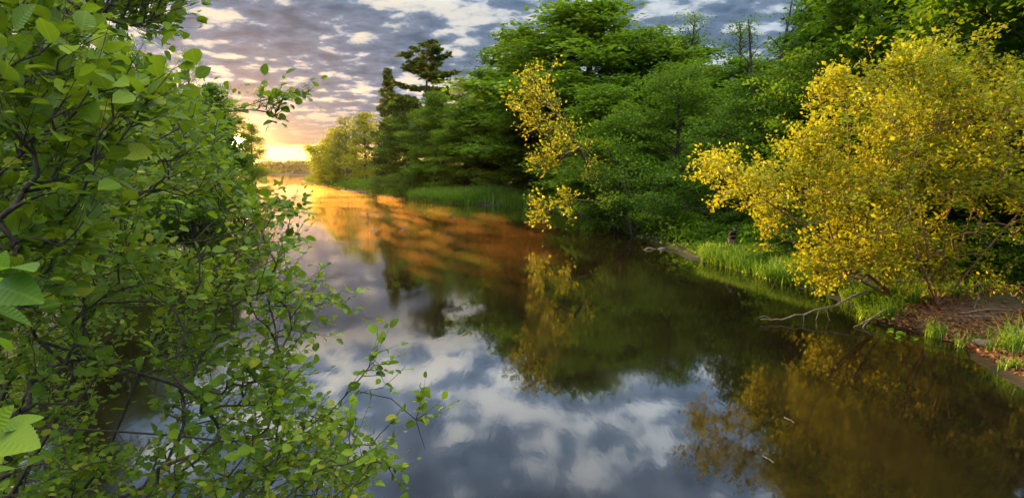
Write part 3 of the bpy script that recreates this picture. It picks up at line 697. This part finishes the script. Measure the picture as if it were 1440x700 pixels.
# ------------------------------------------------------------------ understory shrubs, right bank
S_ = [('bush', 535, 63, 245, 60, 'dark shrub at the water edge below the spiky conifer'),
      ('bush', 565, 56, 240, 70, 'dark shrub at the left end of the grassy inlet'),
      ('bush2', 690, 50, 240, 70, 'shaded shrub behind the grassy inlet'),
      ('bush', 740, 46, 235, 80, 'shaded shrub at the right end of the grassy inlet'),
      ('bush2', 800, 41, 230, 90, 'shaded shrub hanging over the dark water under the big maple'),
      ('bush', 860, 35, 230, 100, 'dark shrub between the big maple and the layered trees'),
      ('bush', 893, 23.6, 215, 150, 'dark shrub hanging over the water right of the low sunlit branch'),
      ('bush2', 868, 26.2, 190, 150, 'tall green shrub at the foot of the leaning sunlit limbs'),
      ('bush2', 905, 27, 235, 100, 'shrub dipping its leaves into the water below the layered tree'),
      ('bush', 940, 21.5, 262, 120, 'rounded bright green shrub above the bleached log'),
      ('bush2', 1010, 19.5, 310, 90, 'low light green shrub beside the short stump'),
      ('bush', 1050, 20, 255, 130, 'dark shrub behind the short stump'),
      ('bush2', 1130, 16, 300, 160, 'green shrub behind the bank grass'),
      ('bush', 1240, 14, 300, 180, 'dark shrub between the feet of the yellow shrubs'),
      ('bush2', 1340, 12.2, 330, 170, 'low green shrub under the tallest yellow shrub'),
      ('bush', 1420, 11.4, 300, 200, 'dark green shrub at the right border under the yellow shrub'),
      ('bush2', 1500, 10.5, 330, 200, 'green shrub past the right border above the mud bank')]
for i, (key, px, Yd, top, wp, lab) in enumerate(S_):
    plant(key, px, Yd, top, lab, wp, i * 1.3, group='understory shrubs on the right bank')
S2 = [('bush', 345, 58, 262, 40, 'dark shrub at the far end of the left bank below the sun'),
      ('bush', 315, 42, 262, 80, 'dark shrub hanging to the water on the left bank'),
      ('bush2', 270, 30, 262, 110, 'shaded shrub under the leaning dark tree of the left bank'),
      ('bush', 200, 22.5, 270, 160, 'wide shaded shrub on the left bank behind the alders'),
      ('bush', 110, 16, 290, 220, 'shaded shrub near the left border behind the alders')]
for i, (key, px, Yd, top, wp, lab) in enumerate(S2):
    plant(key, px, Yd, top, lab, wp, i * 1.7, group='shaded shrubs on the left bank')

# undergrowth of the wood that no one could count
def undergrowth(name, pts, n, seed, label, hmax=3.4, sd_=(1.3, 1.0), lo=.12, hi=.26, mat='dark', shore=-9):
    r = np.random.default_rng(seed); pts = np.array(pts, float); lf = Leaves()
    s_ = r.random(n); q = along_smooth(np.column_stack([pts, np.zeros(len(pts))]), s_)
    xy = q[:, :2] + r.normal(0, 1, (n, 2)) * np.array(sd_)
    xy = xy[bank_dist(xy[:, 0], xy[:, 1]) > shore]; n = len(xy)
    top = hmax * (.55 + .45 * np.sin(xy[:, 0] * 1.3) * np.sin(xy[:, 1] * .9 + 1))
    z = hgt(xy[:, 0], xy[:, 1]) + top * r.random(n) ** .8
    lf.add(np.column_stack([xy, z]), r.normal(0, 1, (n, 3)) - UP * .2, UP * .7 + r.normal(0, .5, (n, 3)), r.uniform(lo, hi, n))
    o = link(name, lf.mesh(name, T_FAR, r), M[mat]); tag(o, label, 'undergrowth', kind='stuff')
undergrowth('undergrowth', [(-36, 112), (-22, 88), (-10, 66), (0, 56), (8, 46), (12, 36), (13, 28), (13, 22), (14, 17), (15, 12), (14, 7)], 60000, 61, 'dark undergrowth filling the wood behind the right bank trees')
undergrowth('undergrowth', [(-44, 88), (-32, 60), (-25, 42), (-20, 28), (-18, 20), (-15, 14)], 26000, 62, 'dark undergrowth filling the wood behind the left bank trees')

undergrowth('bank_herbs', [(-46, 127), (-29.5, 95), (-20.5, 76), (-13, 61), (-6.5, 51)], 16000, 63, 'low leafy herbs overhanging the water of the far right bank', 1.6, (.8, .8), .12, .3, 'maple', .1)
undergrowth('bank_herbs', [(1.5, 44), (3.2, 40), (5.2, 34), (6.0, 28), (6.6, 22), (7.3, 17.5)], 26000, 64, 'low leafy herbs overhanging the dark water under the layered trees', 1.2, (.7, .6), .07, .16, 'maple', .05)
undergrowth('bank_herbs', [(6.7, 10.4), (7.2, 11.3), (7.4, 12.7), (6.9, 14.2), (6.6, 15.7), (6.2, 17.6)], 9000, 65, 'small leafy herbs growing along the edge of the near right bank', .32, (.28, .3), .03, .075, 'maple', .12)
# far shore wood
r = np.random.default_rng(71); lf = Leaves(); n = 70000
nt = 420; tx = r.uniform(-330, 60, nt); ty = FAR + 6 + r.random(nt) * 40; th = r.uniform(4.2, 6.6, nt) * (.85 + .15 * np.sin(tx * .05)); w_ = r.integers(0, nt, n)
c = r.normal(0, 1, (n, 3)); c = unit(c) * r.random((n, 1)) ** .4
pz = np.column_stack([tx[w_] + c[:, 0] * 3.0, ty[w_] + c[:, 1] * 3.0, hgt(tx[w_], ty[w_]) + th[w_] * (.5 + .5 * c[:, 2])])
lf.add(pz, r.normal(0, 1, (n, 3)), UP * .6 + r.normal(0, .5, (n, 3)) + c * .5, r.uniform(.6, 1.2, n))
tag(link('far_forest', lf.mesh('far_forest', T_FAR, r), M['far']), 'far wooded shore across the lake glowing brown in the low sun', 'forest', kind='stuff')

# ------------------------------------------------------------------ grass
def blades(pts, h, seed, lean=.5, wid=.006, dirxy=(0, 0)):
    r = np.random.default_rng(seed); n = len(pts); a = r.random(n) * 6.283; L = h * r.uniform(.3, 1.35, n); le = lean * r.uniform(.2, 1.4, n)
    d = np.stack([np.cos(a), np.sin(a), np.zeros(n)], -1) + np.array([dirxy[0], dirxy[1], 0]); sd_ = np.stack([-np.sin(a), np.cos(a), np.zeros(n)], -1)
    V = np.empty((n, 9, 3)); lv = np.empty((n, 9, 3)); rr = r.random(n)
    for i, (t, wd) in enumerate(((0, 1), (.35, 1.1), (.7, .75))):
        c = pts + UP * (L * (t - .35 * le * t * t))[:, None] + d * (L * le * t * t)[:, None]
        V[:, 2 * i] = c - sd_ * (wid * wd); V[:, 2 * i + 1] = c + sd_ * (wid * wd)
    V[:, 6] = V[:, 7] = V[:, 8] = pts + UP * (L * (1 - .35 * le))[:, None] + d * (L * le)[:, None]
    lv[:, :, 0] = .5; lv[:, :, 1] = .5; lv[:, :, 2] = rr[:, None]
    o = (np.arange(n) * 9)[:, None, None]
    Q = (np.array([[0, 1, 3, 2], [2, 3, 5, 4]])[None] + o).reshape(-1, 4); T3 = (np.array([[4, 5, 6]])[None] + o).reshape(-1, 3)
    return np_mesh('grass', V.reshape(-1, 3), [Q, T3], lv.reshape(-1, 3))
def strip(name, poly_px, n, h, seed, label, wid, lean=.6, dirxy=(-.3, -.2)):
    r = np.random.default_rng(seed); q = np.array([ground(a, b, .25)[:2] for a, b in poly_px]); lo, hi = q.min(0), q.max(0); acc = []
    while sum(map(len, acc)) < n:
        p = r.uniform(lo, hi, (4000, 2)); p = p[in_poly(p, q)]; p = p[bank_dist(p[:, 0], p[:, 1]) > .04]; sc_ = 2.6 if h < .6 else .9; p = p[wob(p[:, 0] * sc_, p[:, 1] * sc_) + r.normal(0, .5, len(p)) > -.15]; acc.append(p)
    p = np.concatenate(acc)[:n]; pts = np.column_stack([p, hgt(p[:, 0], p[:, 1]) - .02])
    tag(link(name, blades(pts, h, seed, lean, wid, dirxy), M['grass']), label, 'grass', kind='stuff')
strip('bank_grass', [(985, 352), (1030, 352), (1100, 368), (1165, 380), (1170, 408), (1130, 404), (1080, 392), (1030, 376), (990, 366)], 9000, .42, 81, 'long green grass hanging over the curved right bank', .008)
strip('bank_grass', [(560, 277), (640, 276.5), (700, 280), (745, 287), (735, 291), (640, 288), (585, 285)], 9000, .9, 82, 'strip of green grass along the inlet below the far trees', .03)
strip('bank_grass', [(1180, 400), (1330, 395), (1440, 400), (1440, 425), (1300, 425), (1200, 432)], 3500, .3, 83, 'short shaded grass under the yellow shrubs', .006)
strip('bank_grass', [(1010, 340), (1180, 360), (1180, 385), (1100, 372), (1030, 356)], 6000, .35, 84, 'shaded grass and herbs behind the curved bank', .008)
GT = [(1242, 444, 110, .42, .22, 'full green grass tuft beside the dead forked twig'), (1312, 472, 120, .34, .16, 'green grass tuft on the mud, left of the small yellow one'), (1343, 487, 45, .30, .10, 'small yellow green grass tuft with few blades on the mud'),
      (1422, 492, 190, .55, .25, 'tall yellow green grass clump at the right border'), (1405, 520, 40, .20, .10, 'tiny sunlit grass sprig on reddish leaf litter'), (1432, 517, 35, .22, .08, 'tiny grass sprig at the right border on leaf litter'), (1378, 478, 30, .18, .12, 'low thin grass sprig beside the brown stone')]
for i, (px, py, n, h, rad, lab) in enumerate(GT):
    g = hit(px, py); r = np.random.default_rng(90 + i); p = r.normal(0, rad * .5, (n, 2)) + g[:2]
    p0 = np.array([g[0], g[1], 0]); pts = np.column_stack([p, hgt(p[:, 0], p[:, 1]) - .02])
    base = np.array([g[0], g[1], float(hgt(g[0], g[1]))])
    o = link('grass_tuft', blades(pts - base, h, 90 + i, .7, .0045), M['grass']); o.location = tuple(base)
    tag(o, lab, 'grass tuft', 'grass tufts on the mud bank')

# ------------------------------------------------------------------ dead wood, stump, stone, litter
def wood(name, label, cat, paths, mat, group=None):
    tb = Tubes()
    for pts, r0, r1 in paths:
        pts = np.array(pts); s_ = np.linspace(0, 1, max(8, len(pts) * 3)); q = along_smooth(pts, s_)
        q[1:-1] += np.random.default_rng(len(q)).normal(0, r0 * .6, (len(q) - 2, 3))
        tb.tube(q, np.linspace(r0, r1, len(q)), 7)
    o = link(name, tb.mesh(name), M[mat]); tag(o, label, cat, group); return o
Yb = 10.6
wood('fallen_branch', 'long thin dead branch reaching out over the dark water from the right bank', 'branch',
     [([at(1218, 408, 10.9), at(1180, 428, 10.5), at(1130, 441, 10.3), at(1095, 448, 10.2), at(1069, 449, 10.2)], .022, .008),
      ([at(1163, 433, 10.4), at(1165, 447, 10.4), at(1168, 452, 10.4)], .008, .004), ([at(1152, 435, 10.4), at(1148, 448, 10.4), at(1146, 452, 10.4)], .008, .004), ([at(1131, 441, 10.3), at(1130, 452, 10.3)], .007, .004),
      ([at(1085, 448, 10.2), at(1076, 444, 10.2), at(1068, 446, 10.2)], .007, .004), ([at(1200, 418, 10.7), at(1196, 410, 10.6)], .007, .004)], 'dead')
wood('dead_twig', 'forked dead twig bending down to the water beside the grass tuft', 'branch',
     [([at(1245, 436, 10.2), at(1228, 445, 10.0), at(1215, 457, 9.9), at(1209, 470, 9.8)], .016, .008), ([at(1224, 447, 10.0), at(1205, 458, 9.9), at(1195, 463, 9.9)], .010, .005), ([at(1214, 458, 9.9), at(1220, 468, 9.8)], .007, .004)], 'dead')
wood('bleached_log', 'grey bleached log with a stub lying half in the water', 'log',
     [([at(955, 345, 20.4), at(930, 352, 20.0), at(908, 362, 19.7)], .08, .04), ([at(928, 352, 20.0), at(915, 350, 19.9), at(904, 352, 19.7)], .05, .02), ([at(912, 361, 19.7), at(907, 366, 19.7)], .06, .02), ([at(940, 352, 20.2), at(938, 363, 20.0)], .05, .03)], 'dead')
wood('fallen_branch', 'pale dead stick lying along the water edge below the golden trees', 'branch', [([at(480, 267, 77), at(515, 271, 67)], .10, .05), ([at(505, 268, 70), at(508, 262, 70)], .06, .03)], 'dead')
wood('tree_stump', 'short broken brown stump standing in the bank grass', 'stump', [([at(1029, 358, 17.5), at(1030, 345, 17.5), at(1032, 325, 17.5)], .13, .09), ([at(1032, 326, 17.5), at(1035, 318, 17.5)], .06, .02)], 'bark')
for i, (a, b, lab) in enumerate([((1350, 442), (1425, 438), 'long bare stick lying on the mud under the yellow shrub'), ((1362, 447), (1410, 452), 'short bare stick lying beside a longer one on the mud'), ((1370, 436), (1382, 418), 'bare twig standing up from the sticks on the mud')]):
    p, q = hit(*a), hit(*b)
    p[2] = hgt(p[0], p[1]) + .03; q[2] = hgt(q[0], q[1]) + (.03 if i < 2 else .3)
    if i == 2: q = p + np.array([.12, .05, .35])
    wood('dead_stick', lab, 'stick', [([p, (p + q) / 2 + np.array([0, 0, .04]), q], .014, .006)], 'dead', 'dead sticks on the mud bank')
g = hit(1382, 484); tb = []
a = np.linspace(0, 2 * np.pi, 24, endpoint=False); e = np.linspace(-.5, 1.45, 12); r = np.random.default_rng(4)
A, E = np.meshgrid(a, e); rr = 1 + .10 * np.sin(3 * A + 1) + .06 * np.sin(5 * A + 3 * E)
V = np.stack([.15 * rr * np.cos(A) * np.cos(E), .11 * rr * np.sin(A) * np.cos(E), .06 * rr * np.sin(E)], -1).reshape(-1, 3)
i0 = (np.arange(11)[:, None] * 24 + np.arange(24)[None]); i1 = (np.arange(11)[:, None] * 24 + (np.arange(24)[None] + 1) % 24)
o = link('stone', np_mesh('stone', V, [np.stack([i0, i1, i1 + 24, i0 + 24], -1).reshape(-1, 4), ]), M['stone']); o.location = (g[0], g[1], float(hgt(g[0], g[1])) + .02)
tag(o, 'flat brown stone on the mud bank left of the tall grass clump', 'stone')
# dead leaves on the mud
r = np.random.default_rng(95); q = np.array([ground(a_, b_, .15)[:2] for a_, b_ in [(1190, 432), (1240, 430), (1300, 430), (1460, 428), (1490, 570), (1400, 535), (1330, 500), (1215, 470)]])
p = r.uniform(q.min(0), q.max(0), (60000, 2)); p = p[in_poly(p, q)]; p = p[bank_dist(p[:, 0], p[:, 1]) > .2]; p = p[wob(p[:, 0] * 2.2, p[:, 1] * 2.2) + r.normal(0, .4, len(p)) > -.25][:5200]; n = len(p); lf = Leaves()
lf.add(np.column_stack([p, hgt(p[:, 0], p[:, 1]) + .015]), np.column_stack([r.normal(0, 1, (n, 2)), r.normal(0, .25, n)]), UP + r.normal(0, .45, (n, 3)), r.uniform(.03, .08, n))
tag(link('leaf_litter', lf.mesh('leaf_litter', T_NEAR, r), M['litter']), 'reddish brown dead leaves scattered on the mud bank', 'leaf litter', kind='stuff')
# floating leaves by the bank
t0 = ground(1268, 470, .02); t = thing('water_plant', 'small water plant with floating round leaves beside the mud bank', 'plant', (t0[0], t0[1], 0)); lf = Leaves(); r = np.random.default_rng(97)
for (px, py) in [(1256, 468), (1262, 471), (1268, 467), (1274, 472), (1266, 474), (1281, 473), (1287, 476), (1258, 464), (1272, 468)]:
    p = ground(px, py, .015) - np.array([t0[0], t0[1], 0]); lf.add(p, np.append(r.normal(0, 1, 2), .1), UP + r.normal(0, .18, 3), r.uniform(.10, .16))
link('leaves', lf.mesh('leaves', T_NEAR, r), M['alder_big'], t)
tb = Tubes(); tb.tube(np.array([(0, 0, -.2), (.02, 0, -.05), (0, .02, .01)]), .004, 5); link('stem', tb.mesh('stem'), M['twig'], t)
for (a, b, lab) in [((1103, 586), (1117, 594), 'short orange twig floating on the dark water near the lower right'), ((1072, 640), (1088, 650), 'pale twig floating on the water below the orange one')]:
    p, q = ground(*a, .012), ground(*b, .012); wood('floating_twig', lab, 'twig', [([p, (p + q) / 2, q], .006, .004)], 'dead', 'twigs floating on the river')

# ------------------------------------------------------------------ air
def volume_box(name, lo, hi, dens, col, g, label):
    V = np.array([(x, y, z) for z in (lo[2], hi[2]) for (x, y) in ((lo[0], lo[1]), (hi[0], lo[1]), (hi[0], hi[1]), (lo[0], hi[1]))], float)
    F = np.array([(3, 2, 1, 0), (4, 5, 6, 7), (0, 1, 5, 4), (1, 2, 6, 5), (2, 3, 7, 6), (3, 0, 4, 7)])
    m, k = new_mat(name); pv = k.n('ShaderNodeVolumePrincipled'); pv.inputs['Density'].default_value = dens; pv.inputs['Color'].default_value = (*col, 1); pv.inputs['Anisotropy'].default_value = g
    o = k.n('ShaderNodeOutputMaterial'); k.link(pv.outputs[0], o.inputs['Volume'])
    tag(link(name, np_mesh(name, V, [F]), m), label, 'haze', kind='stuff')

volume_box('haze', (-420, -45, -3), (600, 440, 30), .000035, (1.0, .82, .60), .76, 'thin evening haze over the river glowing towards the low sun')
volume_box('mist', (-300, -44, -2), (400, 280, .50), .0004, (1.0, .58, .26), .82, 'low orange mist lying on the sunlit river')
def wisps():
    r = np.random.default_rng(111); V, F, n = [], [], 0; placed = []
    tries = 0
    while len(placed) < 70 and tries < 9000:
        tries += 1
        px, py = r.uniform(425, 760), r.uniform(262, 400)
        if py > 275 + (px - 425) * .42 + 40 * r.random() or py < 262 + (px - 440) * .13: continue
        g = ground(px, py); L = r.uniform(.6, 1.9) * (1 + g[1] / 24); W = L * r.uniform(.15, .32)
        if bank_dist(g[0], g[1]) > -.8: continue
        th = R(120) + r.normal(0, .16)
        c = np.array([g[0], g[1]])
        ok = True
        for (c2, L2) in placed:
            d = c - c2; u = np.array([math.cos(th), math.sin(th)])
            if abs(d @ u) < (L + L2) and abs(d @ np.array([-u[1], u[0]])) < (L + L2) * .36: ok = False; break
        if not ok: continue
        placed.append((c, L))
        a = np.linspace(0, 2 * np.pi, 20, endpoint=False); e = np.linspace(-1.5, 1.5, 9); A, E_ = np.meshgrid(a, e)
        wv = 1 + .25 * np.sin(2 * A + r.random() * 6) + .15 * np.sin(3 * A + r.random() * 6)
        lx, ly, lz = L * wv * np.cos(A) * np.cos(E_), W * wv * np.sin(A) * np.cos(E_), .16 * np.sin(E_)
        ly = ly + .25 * W * np.sin(lx / L * 3)
        V.append(np.stack([g[0] + lx * math.cos(th) - ly * math.sin(th), g[1] + lx * math.sin(th) + ly * math.cos(th), .18 + lz], -1).reshape(-1, 3))
        i0 = (np.arange(8)[:, None] * 20 + np.arange(20)[None]); i1 = (np.arange(8)[:, None] * 20 + (np.arange(20)[None] + 1) % 20)
        F.append(np.stack([i0, i1, i1 + 20, i0 + 20], -1).reshape(-1, 4) + n); n += 180
    m, k = new_mat('mist_wisp'); pv = k.n('ShaderNodeVolumePrincipled'); pv.inputs['Density'].default_value = .011; pv.inputs['Color'].default_value = (1, .50, .20, 1); pv.inputs['Anisotropy'].default_value = .80
    o = k.n('ShaderNodeOutputMaterial'); k.link(pv.outputs[0], o.inputs['Volume'])
    tag(link('mist_wisps', np_mesh('mist_wisps', np.concatenate(V), [np.concatenate(F)]), m), 'copper coloured wisps of mist drifting over the middle of the river', 'mist', kind='stuff')
wisps()
